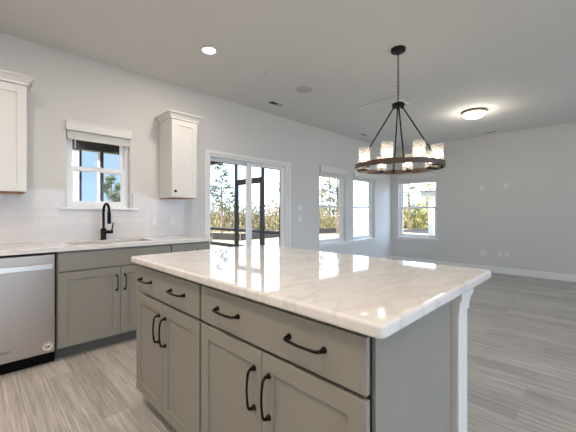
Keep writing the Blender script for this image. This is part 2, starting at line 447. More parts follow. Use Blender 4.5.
def blind(w, op, zv, zs, label, over=0.0, wand=None, tilt=0.0, end=0.0):
    """a raised blind: valance, headrail, gathered slats, bottom rail, wand"""
    a0, a1, z0, z1 = op
    root = thing('window_blind', label, 'blind', w.pt((a0+a1)/2, 0.0, zs), 'raised white window blinds')
    bm = bmesh.new()
    w.box(bm, a0-over, a1+over, -0.042, -0.030, zv, z1+0.012)
    w.box(bm, a0-over, a0-over+0.01, -0.030, -0.001, zv, z1+0.012); w.box(bm, a1+over-0.01, a1+over, -0.030, -0.001, zv, z1+0.012)
    w.box(bm, a0-over, a1+over, -0.047, -0.042, z1-0.004, z1+0.012)
    obj('valance', bm, M['blind'], root, bevel=0.003)
    bm = bmesh.new(); w.box(bm, a0+0.005, a1-0.005, -0.012, 0.05, z1-0.05, z1-0.001); obj('headrail', bm, M['blind'], root)
    n = 9; h = (z1-0.052-(zs+0.018))/n
    bm = bmesh.new()
    for i in range(n):
        z = zs+0.018+h*i
        w.box(bm, a0+0.006, a1-0.006, -0.014, 0.036, z+h*0.12, z+h*0.8)
    w.box(bm, a0+0.02, a1-0.02, -0.004, 0.026, zs+0.015, z1-0.05)
    obj('slat_stack', bm, M['blind'], root)
    bm = bmesh.new(); w.box(bm, a0+0.006, a1-0.006, -0.014, 0.036, zs, zs+0.016); obj('bottom_rail', bm, M['blind'], root, bevel=0.003)
    if wand:
        a, L = wand
        bm = bmesh.new(); tube(bm, [w.pt(a, -0.020, z1-0.05), w.pt(a, -0.021, z1-0.12), w.pt(a+tilt, -0.018, z1-0.05-L)], 0.0042, 8)
        obj('tilt_wand', bm, M['plate'], root, smooth=True)
    return root
blind(wA, W1, 1.988, 1.912, 'raised white blind above the kitchen sink window', 0.006, (0.70, 0.20))
blind(wA, W2, 1.945, 1.862, 'raised white blind on the window beside the sliding patio door', 0.008, (4.58, 0.72))
blind(wA, W3, 1.945, 1.870, 'raised white blind with slanting wand on the window nearest the room corner', 0.008, (5.72, 0.86), 0.07)
blind(wB, W4, 1.985, 1.878, 'raised white blind on the single window of the far right wall', 0.008)

# ------------------------------------------------------------------ sliding patio door
def ringA(bm, a0, a1, y0, y1, z0, z1, t, tb, tt):
    holed(bm, a0, a1, z0, z1, [(a0+t, a1-t, z0+tb, z1-tt)], lambda u, v, q: (u, y0+(y1-y0)*q, v))
a0, a1, _, z1 = DOOR
bm = bmesh.new()
holed(bm, 2.124, 3.715, 0.0, 2.015, [(a0, a1, -0.01, z1)], lambda u, v, q: (u, YA-0.018*q, v))
obj('trim_4', bm, M['trim'], bevel=0.004, kind='structure')
bm = bmesh.new(); ringA(bm, a0, a1, YA+0.0, YA+0.148, 0.001, z1, 0.03, 0.03, 0.03)
door = obj('door_1', bm, M['vinyl'], bevel=0.003, kind='structure')
def door_panel(x0, x1, d, name, st=0.07):
    bm = bmesh.new(); ringA(bm, x0, x1, YA+d, YA+d+0.038, 0.03, z1-0.03, st, 0.11, 0.05)
    p = obj(name, bm, M['vinyl'], door, bevel=0.004)
    bm = bmesh.new(); ringA(bm, x0+st-0.002, x1-st+0.002, YA+d+0.012, YA+d+0.026, 0.138, z1-0.078, 0.010, 0.010, 0.010); obj('gasket', bm, M['gap'], p)
    bm = bmesh.new(); box(bm, x0+st+0.004, x1-st-0.004, YA+d+0.016, YA+d+0.022, 0.144, z1-0.084); obj('pane', bm, M['pane'], p)
    return p
door_panel(2.200, 2.985, 0.092, 'fixed_panel')
sp = door_panel(2.860, 3.630, 0.048, 'sliding_panel', 0.085)
bm = bmesh.new()
tube(bm, [(3.588, YA+0.05, 0.90), (3.588, YA+0.012, 0.915), (3.588, YA+0.008, 1.0), (3.588, YA+0.012, 1.085), (3.588, YA+0.05, 1.10)], 0.008, 8)
box(bm, 3.574, 3.604, YA+0.042, YA+0.049, 0.87, 1.13)
obj('handle', bm, M['vinyl'], sp, smooth=True)

# ------------------------------------------------------------------ backsplash
bm = bmesh.new()
holed(bm, -1.3, 1.842, 0.9145, 1.372, [(0.618, 1.238, 1.214, 1.40)], lambda u, v, s: (u, YA-0.009*s, v))
obj('wall_backsplash', bm, M['tile'], kind='structure')

# ------------------------------------------------------------------ cabinet parts
def panel_door(x0, x1, z0, z1, place, t=0.019, stile=0.058, deep=0.009):
    """shaker front; place(u, v, d) with d = 0 on the back, t on the face"""
    bm = bmesh.new()
    us = [x0, x0+stile, x1-stile, x1]; vs = [z0, z0+stile, z1-stile, z1]
    F = {}
    def P(u, v, d):
        k = (round(u, 5), round(v, 5), round(d, 5))
        if k not in F: F[k] = bm.verts.new(place(u, v, d))
        return F[k]
    for i in range(3):
        for j in range(3):
            d = t if (i, j) != (1, 1) else t-deep
            bm.faces.new([P(us[i], vs[j], d), P(us[i+1], vs[j], d), P(us[i+1], vs[j+1], d), P(us[i], vs[j+1], d)])
    q = [(us[1], vs[1]), (us[2], vs[1]), (us[2], vs[2]), (us[1], vs[2])]
    for k in range(4):
        a, b = q[k], q[(k+1) % 4]
        bm.faces.new([P(*a, t), P(*b, t), P(*b, t-deep), P(*a, t-deep)])
    q = [(x0, z0), (x1, z0), (x1, z1), (x0, z1)]
    e = {0: [(u, z0) for u in us], 1: [(x1, v) for v in vs], 2: [(u, z1) for u in us[::-1]], 3: [(x0, v) for v in vs[::-1]]}
    for k in range(4):
        bm.faces.new([P(*c, t) for c in e[k]]+[P(*q[(k+1) % 4], 0), P(*q[k], 0)])
    bm.faces.new([P(*c, 0) for c in q])
    return bm

def pull(place, u, v, L, vertical, m=None):
    """arched pull with square feet; place(u, v, d)"""
    bm = bmesh.new(); h = L/2
    def pt(s, d): return place(u, v+s, d) if vertical else place(u+s, v, d)
    pts = [pt(-h, 0.012), pt(-h+0.003, 0.024), pt(-h*0.86, 0.029), pt(-h*0.5, 0.033), pt(0, 0.035), pt(h*0.5, 0.033), pt(h*0.86, 0.029), pt(h-0.003, 0.024), pt(h, 0.012)]
    tube(bm, pts, [0.0046, 0.0054, 0.0050, 0.0045, 0.0043, 0.0045, 0.0050, 0.0054, 0.0046], 10)
    for s in (-h, h):
        tube(bm, [pt(s, 0.0), pt(s, 0.004), pt(s, 0.010), pt(s, 0.018)], [0.0105, 0.0100, 0.0070, 0.0060], 12)
    return bm

# ---- island -------------------------------------------------------
IX0, IX1, IY0, IY1 = 0.684, 1.726, 0.3655, 2.072
FX = 0.714                                   # face of the island fronts
place_i = lambda u, v, d: (FX+0.019-d, u, v)
def island_unit(y0, y1, dy0, dy1, label, end=None):
    root = thing('base_cabinet', label, 'cabinet', (FX+0.3, (y0+y1)/2, 0.0))
    bx = FX+0.058      # the fronts stand off the carcass, open reveals between them
    obj('cabinet_body', B((bx, FX+0.60, y0, y1, 0.10, 0.875)), M['grey'], root)
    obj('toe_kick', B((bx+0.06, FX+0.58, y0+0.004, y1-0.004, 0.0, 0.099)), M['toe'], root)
    w = dy1-dy0
    # dark shadow line behind the fronts is the open reveal between them
    d = obj('drawer_front', B((FX, FX+0.019, dy0, dy1, 0.706, 0.859)), M['grey'], root, bevel=0.002)
    for k in ((0.25, 0.75) if end is None else end):
        obj('handle', pull(lambda u, v, e: (FX-e, u, v), dy0+w*k, 0.786, 0.142, False), M['bronze'], d, smooth=True)
    mid = (dy0+dy1)/2
    for (p, q, s) in ((dy0, mid-0.0015, -1), (mid+0.0015, dy1, 1)):
        dd = obj('door', panel_door(p, q, 0.092, 0.692, place_i), M['grey'], root, bevel=0.0015)
        obj('handle', pull(lambda u, v, e: (FX-e, u, v), mid+s*0.040, 0.553, 0.142, True), M['bronze'], dd, smooth=True)
    return root
u1 = island_unit(1.275, 2.054, 1.279, 2.052, 'grey island cabinet at the far left end with two doors below a two handled drawer', (0.27, 0.785))
u2 = island_unit(0.435, 1.266, 0.429, 1.262, 'wide grey island cabinet nearest the camera with two doors below a two handled drawer')
obj('end_panel', B((FX+0.036, FX+0.609, 0.422, 0.434, 0.0, 0.875)), M['grey'], u2, bevel=0.001)
obj('back_panel', B((FX+0.601, FX+0.609, 0.436, 1.266, 0.0, 0.875)), M['grey'], u2)
obj('back_panel', B((FX+0.601, FX+0.609, 1.276, 2.054, 0.0, 0.875)), M['grey'], u1)

post = thing('support_post', 'white square post under the right end of the island counter', 'post', (1.405, 0.46, 0.0))
obj('shaft', B((1.350, 1.462, 0.398, 0.515, 0.0, 0.80)), M['white'], post, bevel=0.004)
bm = B((1.340, 1.467, 0.393, 0.520, 0.785, 0.80))
c = [(1.340, 1.467, 0.393, 0.520, 0.80), (1.336, 1.471, 0.389, 0.524, 0.83), (1.330, 1.483, 0.381, 0.536, 0.85), (1.330, 1.483, 0.381, 0.536, 0.8755)]
prev = None
for x0, x1, y0, y1, z in c:
    r = [bm.verts.new(p) for p in ((x0, y0, z), (x1, y0, z), (x1, y1, z), (x0, y1, z))]
    if prev:
        for k in range(4): bm.faces.new([prev[k], prev[(k+1) % 4], r[(k+1) % 4], r[k]])
    else: bm.faces.new(r[::-1])
    prev = r
bm.faces.new(prev)
obj('capital', bm, M['white'], post, bevel=0.002)
obj('base_block', B((1.338, 1.469, 0.391, 0.522, 0.0, 0.14)), M['white'], post, bevel=0.004)

def rounded_slab(x0, x1, y0, y1, z0, z1, r, seg=8):
    bm = bmesh.new(); pts = []
    for cx, cy, a in ((x1-r, y1-r, 0), (x0+r, y1-r, PI/2), (x0+r, y0+r, PI), (x1-r, y0+r, 1.5*PI)):
        for k in range(seg+1):
            t = a+PI/2*k/seg; pts.append((cx+r*math.cos(t), cy+r*math.sin(t)))
    lo = [bm.verts.new((x, y, z0)) for x, y in pts]; hi = [bm.verts.new((x, y, z1)) for x, y in pts]
    bm.faces.new(lo[::-1]); bm.faces.new(hi)
    for k in range(len(pts)):
        j = (k+1) % len(pts); bm.faces.new([lo[k], lo[j], hi[j], hi[k]])
    return bm
o = obj('island_countertop', rounded_slab(IX0, IX1, IY0, IY1, 0.876, 0.914, 0.022), M['quartz'], bevel=0.010, segs=4)
tag(o, 'polished white veined quartz countertop on the kitchen island', 'countertop')

# ---- sink run -------------------------------------------------------
FY = 3.045                                   # face of the fronts on the sink wall
place_a = lambda u, v, d: (u, FY+0.019-d, v)
pull_a = lambda u, v, e: (u, FY-e, v)
def run_body(root, x0, x1):
    # open-topped carcass: two sides, floor, back, front rails
    bm = B((x0, x0+0.018, FY+0.021, YA-0.002, 0.10, 0.875), (x1-0.018, x1, FY+0.021, YA-0.002, 0.10, 0.875),
           (x0+0.018, x1-0.018, FY+0.021, YA-0.002, 0.10, 0.118), (x0+0.018, x1-0.018, YA-0.02, YA-0.002, 0.118, 0.875),
           (x0+0.018, x1-0.018, FY+0.021, FY+0.040, 0.68, 0.875))
    obj('cabinet_body', bm, M['grey'], root)
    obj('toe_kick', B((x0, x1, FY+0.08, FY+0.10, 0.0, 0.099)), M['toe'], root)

sb = thing('base_cabinet', 'grey sink base cabinet right of the dishwasher with two doors under a false front', 'cabinet', (0.93, 3.35, 0.0))
run_body(sb, 0.464, 1.394)
obj('false_front', B((0.470, 1.388, FY, FY+0.019, 0.714, 0.862)), M['grey'], sb, bevel=0.002)
mid = 0.928
for p, q, s in ((0.470, mid-0.0015, -1), (mid+0.0015, 1.388, 1)):
    d = obj('door', panel_door(p, q, 0.104, 0.703, place_a, stile=0.062), M['grey'], sb, bevel=0.0015)
    obj('handle', pull(pull_a, mid+s*0.034, 0.565, 0.130, True), M['bronze'], d, smooth=True)

rb = thing('base_cabinet', 'grey base cabinet at the right end of the sink counter, mostly hidden by the island', 'cabinet', (1.62, 3.35, 0.0))
run_body(rb, 1.396, 1.832)
d = obj('drawer_front', B((1.402, 1.830, FY, FY+0.019, 0.714, 0.862)), M['grey'], rb, bevel=0.002)
obj('handle', pull(pull_a, 1.616, 0.788, 0.130, False), M['bronze'], d, smooth=True)
d = obj('door', panel_door(1.402, 1.830, 0.104, 0.703, place_a), M['grey'], rb, bevel=0.0015)
obj('handle', pull(pull_a, 1.44, 0.565, 0.130, True), M['bronze'], d, smooth=True)

lb = thing('base_cabinet', 'grey base cabinet left of the dishwasher', 'cabinet', (-0.55, 3.35, 0.0))
run_body(lb, -0.93, -0.166)
d = obj('drawer_front', B((-0.924, -0.172, FY, FY+0.019, 0.714, 0.862)), M['grey'], lb, bevel=0.002)
obj('handle', pull(pull_a, -0.55, 0.788, 0.130, False), M['bronze'], d, smooth=True)
for p, q, s in ((-0.924, -0.5495, -1), (-0.5465, -0.172, 1)):
    d = obj('door', panel_door(p, q, 0.104, 0.703, place_a), M['grey'], lb, bevel=0.0015)
    obj('handle', pull(pull_a, -0.548+s*0.034, 0.565, 0.130, True), M['bronze'], d, smooth=True)

# counter with the sink cut-out
SX0, SX1, SY0, SY1 = 0.575, 1.265, 3.125, 3.500
bm = bmesh.new()
holed(bm, -0.96, 1.846, 3.020, YA-0.0005, [(SX0, SX1, SY0, SY1)], lambda u, v, s: (u, v, 0.876+0.038*s))
o = obj('sink_countertop', bm, M['quartz'], bevel=0.004, segs=3)
tag(o, 'white quartz countertop along the window wall with the sink cut into it', 'countertop')
sk = thing('kitchen_sink', 'undermounted steel sink below the window', 'sink', ((SX0+SX1)/2, (SY0+SY1)/2, 0.67))
bm = bmesh.new()
a = 0.012; zt = 0.8755
o_ = [(SX0-a, SY0-a), (SX1+a, SY0-a), (SX1+a, SY1+a), (SX0-a, SY1+a)]; i_ = [(SX0-0.002, SY0-0.002), (SX1+0.002, SY0-0.002), (SX1+0.002, SY1+0.002), (SX0-0.002, SY1+0.002)]
b_ = [(SX0+0.01, SY0+0.01), (SX1-0.01, SY0+0.01), (SX1-0.01, SY1-0.01), (SX0+0.01, SY1-0.01)]
R = [[bm.verts.new((x, y, z)) for x, y in q] for q, z in ((o_, zt), (i_, zt), (b_, 0.67), (o_, 0.66))]
for A_, B_ in ((0, 1), (1, 2), (0, 3)):
    for k in range(4): bm.faces.new([R[A_][k], R[A_][(k+1) % 4], R[B_][(k+1) % 4], R[B_][k]])
bm.faces.new(R[2]); bm.faces.new(R[3][::-1])
obj('basin', bm, M['sink'], sk, bevel=0.004)
bm = bmesh.new(); lathe(bm, (0.92, 3.31, 0.6705), [(0, 0.001), (0.03, 0.001), (0.045, 0.004), (0.045, 0.0)]); obj('drain', bm, M['steel'], sk, smooth=True)

# faucet
FXc, FYc = 0.925, 3.565
fa = thing('kitchen_faucet', 'matte black gooseneck faucet behind the sink', 'faucet', (FXc, FYc, 0.914))
bm = bmesh.new(); lathe(bm, (FXc, FYc, 0.914), [(0, 0), (0.028, 0), (0.028, 0.006), (0.0255, 0.009), (0.0255, 0.108), (0.022, 0.116), (0, 0.116)], 24)
obj('base', bm, M['black'], fa, smooth=True)
bm = bmesh.new(); R_ = 0.095
pts = [(FXc, FYc, 1.02), (FXc, FYc, 1.10), (FXc, FYc, 1.17)]+[(FXc, FYc-R_+R_*math.cos(t), 1.188+R_*0.92*math.sin(t)) for t in [PI*k/14 for k in range(15)]]
pts += [(FXc, FYc-2*R_, 1.165)]
tube(bm, pts, 0.0125, 14); obj('spout', bm, M['black'], fa, smooth=True)
bm = bmesh.new(); tube(bm, [(FXc, FYc-2*R_, 1.19), (FXc, FYc-2*R_, 1.175), (FXc, FYc-2*R_, 1.09), (FXc, FYc-2*R_, 1.078)], [0.0135, 0.0165, 0.0175, 0.014], 16)
obj('spray_head', bm, M['black'], fa, smooth=True)
bm = bmesh.new()
tube(bm, [(FXc+0.02, FYc, 0.99), (FXc+0.085, FYc, 0.99)], 0.0175, 14)
tube(bm, [(FXc+0.076, FYc, 0.99), (FXc+0.080, FYc, 1.03), (FXc+0.090, FYc-0.003, 1.085)], [0.009, 0.007, 0.006], 10)
obj('lever', bm, M['black'], fa, smooth=True)

# dishwasher
dw = thing('dishwasher', 'stainless steel dishwasher with bar handle left of the sink cabinet', 'dishwasher', (0.145, 3.35, 0.0))
obj('tub', B((-0.152, 0.452, FY+0.012, YA-0.01, 0.10, 0.868)), M['black'], dw)
dd = obj('door', B((-0.146, 0.448, FY-0.018, FY+0.011, 0.100, 0.860)), M['steel'], dw, bevel=0.006, segs=3)
bm = B((-0.112, 0.430, FY-0.060, FY-0.045, 0.752, 0.792), (-0.100, -0.070, FY-0.046, FY-0.017, 0.758, 0.786), (0.388, 0.418, FY-0.046, FY-0.017, 0.758, 0.786))
obj('handle', bm, M['steel_bar'], dd, bevel=0.004)
obj('toe_panel', B((-0.150, 0.450, FY+0.05, FY+0.07, 0.0, 0.099)), M['toeblack'], dw)
# round sticker: white disc with dark marks
bm = bmesh.new(); cx, cz, yy = 0.402, 0.152, FY-0.018
def disc(bm, cx, cz, r, y0, y1, n=28, r0=0.0, a0=0.0, a1=2*PI):
    k = n
    if r0 == 0:
        lo = [bm.verts.new((cx+r*math.cos(a0+(a1-a0)*i/k), y0, cz+r*math.sin(a0+(a1-a0)*i/k))) for i in range(k)]
        hi = [bm.verts.new((v.co.x, y1, v.co.z)) for v in lo]
        bm.faces.new(lo); bm.faces.new(hi[::-1])
        for i in range(k): bm.faces.new([lo[i], lo[(i+1) % k], hi[(i+1) % k], hi[i]])
    else:
        q = [[bm.verts.new((cx+rr*math.cos(a0+(a1-a0)*i/k), y, cz+rr*math.sin(a0+(a1-a0)*i/k))) for i in range(k+1)] for rr in (r0, r) for y in (y0, y1)]
        for i in range(k):
            for A_, B_ in ((0, 1), (1, 3), (3, 2), (2, 0)): bm.faces.new([q[A_][i], q[A_][i+1], q[B_][i+1], q[B_][i]])
        for i in (0, k): bm.faces.new([q[0][i], q[1][i], q[3][i], q[2][i]])
disc(bm, cx, cz, 0.032, yy-0.0006, yy)
st = obj('sticker', bm, M['sticker'], dd)
st['label'] = 'round white sticker with black marks'
bm = bmesh.new()
for t in (0.35, 0.95, 1.55, 2.15, 2.7): disc(bm, cx, cz, 0.026, yy-0.001, yy-0.0006, 3, 0.0205, t, t+0.34)
disc(bm, cx-0.008, cz-0.006, 0.010, yy-0.001, yy-0.0006, 16, 0.0055)
disc(bm, cx+0.009, cz-0.003, 0.0105, yy-0.001, yy-0.0006, 3)
obj('printed_marks', bm, M['black'], st)
fc = bpy.data.curves.new('maker_lettering', 'FONT'); fc.body = 'Whirlpool'; fc.size = 0.026; fc.extrude = 0.0003; fc.align_x = 'RIGHT'
fo = bpy.data.objects.new('maker_lettering', fc); COL.objects.link(fo); fc.materials.append(M['ink'])
fm = bpy.data.meshes.new_from_object(fo.evaluated_get(bpy.context.evaluated_depsgraph_get())); bpy.data.objects.remove(fo)
fo = bpy.data.objects.new('maker_lettering', fm); COL.objects.link(fo)
fo.parent = dd; fo.location = Vector((0.186, FY-0.0184, 0.170))-root_loc(dd); fo.rotation_euler = (PI/2, 0, 0)

# ---- wall cabinets -------------------------------------------------------
def crown(bm, x0, x1, y0, y1, z0, left=True, right=True):
    prof = [(0.0, 0.0), (0.006, 0.0), (0.010, 0.018), (0.030, 0.046), (0.046, 0.058), (0.050, 0.060), (0.050, 0.070), (0.0, 0.070)]
    L = 1 if left else 0; Rr = 1 if right else 0
    rows = [[bm.verts.new(p) for p in ((x0-d*L, y1, z0+z), (x0-d*L, y0-d, z0+z), (x1+d*Rr, y0-d, z0+z), (x1+d*Rr, y1, z0+z))] for d, z in prof]
    for a, b in zip(rows, rows[1:]):
        for k in range(3): bm.faces.new([a[k], a[k+1], b[k+1], b[k]])
    bm.faces.new(rows[0]); bm.faces.new(rows[-1][::-1])
    for k in (0, 3): bm.faces.new([r[k] for r in rows])
UY = YA-0.335
def wall_cabinet(x0, x1, doors, label, knob):
    root = thing('wall_cabinet', label, 'cabinet', ((x0+x1)/2, YA-0.16, 1.352))
    obj('cabinet_body', B((x0, x1, UY+0.020, YA-0.001, 1.356, 2.235)), M['white'], root, bevel=0.001)
    obj('underside', B((x0+0.004, x1-0.004, UY+0.024, YA-0.004, 1.352, 1.3558)), M['underside'], root)
    bm = bmesh.new(); crown(bm, x0, x1, UY+0.004, YA-0.001, 2.226); obj('crown_moulding', bm, M['white'], root)
    n = doors; w = (x1-x0-0.004)/n
    for i in range(n):
        p, q = x0+0.002+w*i+0.001, x0+0.002+w*(i+1)-0.001
        d = obj('door', panel_door(p, q, 1.358, 2.218, lambda u, v, e: (u, UY+0.019-e, v), stile=0.06), M['white'], root, bevel=0.0015)
        kx = p+0.032 if (knob == 'L' or i == n-1 and n > 1) else q-0.032
        if n > 1: kx = q-0.032 if i == 0 else p+0.032
        bm = bmesh.new(); prof = [(0.007, 0.0), (0.005, 0.012), (0.013, 0.018), (0.015, 0.024), (0.011, 0.030), (0.0, 0.031)]
        lathe(bm, (0, 0, 0), prof, 18); bm.transform(Matrix.Translation((kx, UY, 1.425)) @ Matrix.Rotation(PI/2, 4, 'X'))
        obj('knob', bm, M['bronze'], d, smooth=True)
    return root
wall_cabinet(-0.455, 0.307, 2, 'white wall cabinet above the dishwasher at the left edge', 'L')
wall_cabinet(1.530, 1.838, 1, 'narrow white wall cabinet with a black knob between window and patio door', 'L')

# ------------------------------------------------------------------ outlets and switches
def plate_thing(kind, w, a, z, label, cat, gangs, inner, group=None):
    wdt = 0.070 if gangs == 1 else 0.116
    d = 0.009 if (w.k == 'A' and a < 1.84) else 0.0
    root = thing(kind, label, cat, w.pt(a, -d, z-0.057), group)
    bm = bmesh.new(); w.box(bm, a-wdt/2, a+wdt/2, -d-0.006, -d-0.0002, z-0.057, z+0.057); obj('cover_plate', bm, M['plate'], root, bevel=0.002)
    offs = [0] if gangs == 1 else [-0.023, 0.023]
    for k, u in enumerate(offs):
        if inner == 'rocker':
            bm = bmesh.new(); w.box(bm, a+u-0.0165, a+u+0.0165, -d-0.009, -d-0.0061, z-0.033, z+0.033); obj('rocker', bm, M['vinyl'], root, bevel=0.001)
        elif inner == 'outlet' or inner == 'both':
            for s in (-0.02, 0.02):
                bm = bmesh.new(); w.box(bm, a+u-0.016, a+u+0.016, -d-0.0085, -d-0.0061, z+s-0.014, z+s+0.014); r = obj('receptacle', bm, M['vinyl'], root, bevel=0.001)
                bm = bmesh.new()
                for q in (-0.006, 0.006): w.box(bm, a+u+q-0.0013, a+u+q+0.0013, -d-0.0092, -d-0.0085, z+s-0.004, z+s+0.007)
                obj('slots', bm, M['slot'], r)
    return root
G = 'wall outlets and switches'
plate_thing('light_switch', wA, 1.469, 1.091, 'white switch plate on the tile nearer the sink window', 'switch', 1, 'rocker')
plate_thing('wall_outlet', wA, 1.694, 1.089, 'white outlet on the tile under the narrow wall cabinet', 'outlet', 1, 'outlet')
plate_thing('light_switch', wA, 3.938, 1.270, 'upper white double switch plate beside the patio door', 'switch', 2, 'rocker')
plate_thing('wall_outlet', wA, 3.945, 1.083, 'lower white double plate beside the patio door, under the switches', 'outlet', 2, 'outlet')
plate_thing('wall_outlet', wB, 1.721, 1.693, 'white plate high on the far right wall, nearer the window', 'outlet', 1, 'outlet')
plate_thing('wall_outlet', wB, 1.309, 1.708, 'white plate high on the far right wall, farther from the window', 'outlet', 1, 'outlet')
plate_thing('light_switch', wB, 1.689, 0.378, 'wider white plate low on the far right wall just above the island corner', 'switch plate', 2, 'rocker')
plate_thing('wall_outlet', wB, 1.410, 0.385, 'left one of the close pair of white plates low on the far right wall', 'outlet', 1, 'outlet')
plate_thing('wall_outlet', wB, 1.298, 0.385, 'right one of the close pair of white plates low on the far right wall', 'outlet', 1, 'outlet')

# ------------------------------------------------------------------ ceiling fixtures
def can_light(x, y, watts, tint, label):
    root = thing('recessed_light', label, 'ceiling light', (x, y, H), 'recessed ceiling lights')
    bm = bmesh.new(); lathe(bm, (x, y, H), [(0.082, -0.0005), (0.080, -0.008), (0.066, -0.011), (0.060, -0.006), (0.060, -0.0005)], 32, closed=True)
    obj('trim_ring', bm, M['plate'], root, smooth=True)
    bm = bmesh.new(); lathe(bm, (x, y, H), [(0, -0.004), (0.0595, -0.004), (0.0595, -0.001), (0, -0.001)], 32); obj('lens', bm, M['can'], root)
    ld = bpy.data.lights.new('lamp', 'AREA'); ld.shape = 'DISK'; ld.size = 0.118; ld.energy = watts; ld.color = tint; ld.spread = PI
    lo = bpy.data.objects.new('lamp', ld); COL.objects.link(lo); lo.parent = root; lo.location = (0, 0, -0.0125)
    return root
can_light(1.59, 2.657, CAN_WATTS_KITCHEN, KITCHEN_TINT, 'lit recessed ceiling light above the sink counter')
for i, (x, y) in enumerate([(-0.1, 1.75), (-0.25, 0.75), (-0.5, -1.0), (1.25, -0.55), (-1.6, 2.3), (-1.7, 0.2)]):  # unseen cans added to warm and brighten the kitchen side
    can_light(x, y, CAN_WATTS_KITCHEN*(1.5 if i < 2 else 0.9), KITCHEN_TINT, 'unseen recessed light added over the kitchen behind the camera')
for i, (x, y) in enumerate([(2.6, -1.2), (4.4, -1.3), (6.1, -1.6), (2.6, -3.4), (4.4, -3.4), (6.2, -3.6), (0.4, -3.6)]):  # unseen lamps added as cool fill, tinted like daylight
    can_light(x, y, LIVING_FILL_WATTS, LIVING_FILL_TINT, 'unseen cool fill light added over the living area outside the picture')

def vent(x0, x1, y0, y1, label, dark_from, axis):
    """stamped register: frame, two banks of louvers, flat plate coloured dark as duct shade"""
    root = thing('ceiling_vent', label, 'vent', ((x0+x1)/2, (y0+y1)/2, H), 'ceiling supply vents')
    bm = bmesh.new(); b = 0.022
    holed(bm, x0, x1, y0, y1, [(x0+b, x1-b, y0+b, y1-b)], lambda u, v, s: (u, v, H-0.0005-0.007*s)); obj('frame', bm, M['plate'], root, bevel=0.002)
    obj('duct_shade_plate', B((x0+b, x1-b, y0+b, y1-b, H-0.0012, H-0.0004)), M['duct'], root)  # no depth behind the louvers: the shade inside is painted on this plate
    L = (x1-x0-2*b) if axis == 'x' else (y1-y0-2*b)
    n = 8
    bm = bmesh.new()
    for i in range(n):
        c = (i+0.5)/n*L; s = -1 if i < n/2 else 1
        dx = 0.0035*s
        def q(t, z): return (t, z)
        p = [(c-0.0035*0-dx, H-0.0018), (c+dx*1.6, H-0.008)]
        for k in range(1):
            (t0, z0), (t1, z1) = p
            e = 0.0006
            if axis == 'x': pts = [(x0+b+t, y, z) for (t, z) in ((t0-e, z0), (t0+e, z0), (t1+e, z1), (t1-e, z1)) for y in (y0+b, y1-b)]
            else: pts = [(x, y0+b+t, z) for (t, z) in ((t0-e, z0), (t0+e, z0), (t1+e, z1), (t1-e, z1)) for x in (x0+b, x1-b)]
            v = [bm.verts.new(a) for a in pts]
            for f in ((0, 1, 3, 2), (2, 3, 5, 4), (4, 5, 7, 6), (6, 7, 1, 0), (0, 2, 4, 6), (1, 7, 5, 3)): bm.faces.new([v[i] for i in f])
    obj('louvers', bm, M['louver'], root)
    return root
vent(2.90, 3.20, 3.215, 3.355, 'small dark louvered vent in the ceiling above the patio door', 0, 'x')
vent(6.96, 7.10, 1.385, 1.69, 'thin dark louvered vent in the ceiling beyond the dome light', 0, 'y')
vent(5.36, 5.64, 3.275, 3.415, 'small vent in the ceiling above the paired windows, left of the chandelier', 0, 'x')

sp_ = thing('ceiling_speaker', 'round grey flush speaker grille in the ceiling', 'speaker', (2.945, 2.657, H))
bm = bmesh.new(); lathe(bm, (2.945, 2.657, H), [(0, -0.004), (0.103, -0.004), (0.105, -0.001), (0, -0.001)], 40); obj('grille', bm, M['grille'], sp_, smooth=True)
bm = bmesh.new(); lathe(bm, (2.945, 2.657, H), [(0.106, -0.0005), (0.113, -0.0005), (0.112, -0.006), (0.106, -0.006)], 40, closed=True); obj('rim', bm, M['louver'], sp_, smooth=True)
sd = thing('smoke_detector', 'small white smoke detector on the ceiling beyond the recessed light', 'smoke detector', (2.33, 2.63, H))
bm = bmesh.new(); lathe(bm, (2.33, 2.63, H), [(0, -0.018), (0.030, -0.018), (0.050, -0.011), (0.056, -0.004), (0.056, -0.0005), (0, -0.0005)], 32); obj('housing', bm, M['ceiling'], sd, smooth=True)
bm = bmesh.new(); lathe(bm, (2.33, 2.63, H), [(0, -0.0205), (0.009, -0.0205), (0.010, -0.0182), (0, -0.0182)], 16); obj('button', bm, M['plate'], sd)

ra = thing('return_air_grille', 'large white rectangular return grille in the ceiling behind the chandelier chain', 'vent', (4.185, 2.215, H))
bm = bmesh.new(); holed(bm, 3.965, 4.405, 1.935, 2.515, [(3.99, 4.38, 1.96, 2.49)], lambda u, v, s: (u, v, H-0.0005-0.014*s)); obj('frame', bm, M['plate'], ra, bevel=0.002)
bm = bmesh.new(); box(bm, 3.99, 4.38, 1.96, 2.49, H-0.0028, H-0.0006)
for i in range(22):
    y = 1.967+i*0.0238; box(bm, 3.99, 4.38, y, y+0.013, H-0.0055, H-0.0028)
obj('louvers', bm, M['ceiling'], ra)

# flush dome light
FLX, FLY = 5.42, 1.385
fl = thing('dome_ceiling_light', 'lit frosted dome light with bronze rim flush on the ceiling', 'ceiling light', (FLX, FLY, H))
bm = bmesh.new(); lathe(bm, (FLX, FLY, H), [(0.140, -0.0005), (0.166, -0.002), (0.172, -0.014), (0.170, -0.028), (0.160, -0.032), (0.156, -0.026), (0.140, -0.022)], 48, closed=True)
obj('rim', bm, M['nickel'], fl, smooth=True)
bm = bmesh.new(); lathe(bm, (FLX, FLY, H), [(0.159, -0.026)]+[(0.159*math.cos(t), -0.028-0.085*math.sin(t)) for t in [PI/2*k/10 for k in range(1, 10)]]+[(0, -0.113)], 48)
obj('glass_dome', bm, M['dome'], fl, smooth=True)
bm = bmesh.new(); lathe(bm, (FLX, FLY, H), [(0, -0.128), (0.005, -0.126), (0.007, -0.121), (0.011, -0.116), (0.012, -0.110), (0, -0.1095)], 16); obj('finial', bm, M['nickel'], fl, smooth=True)
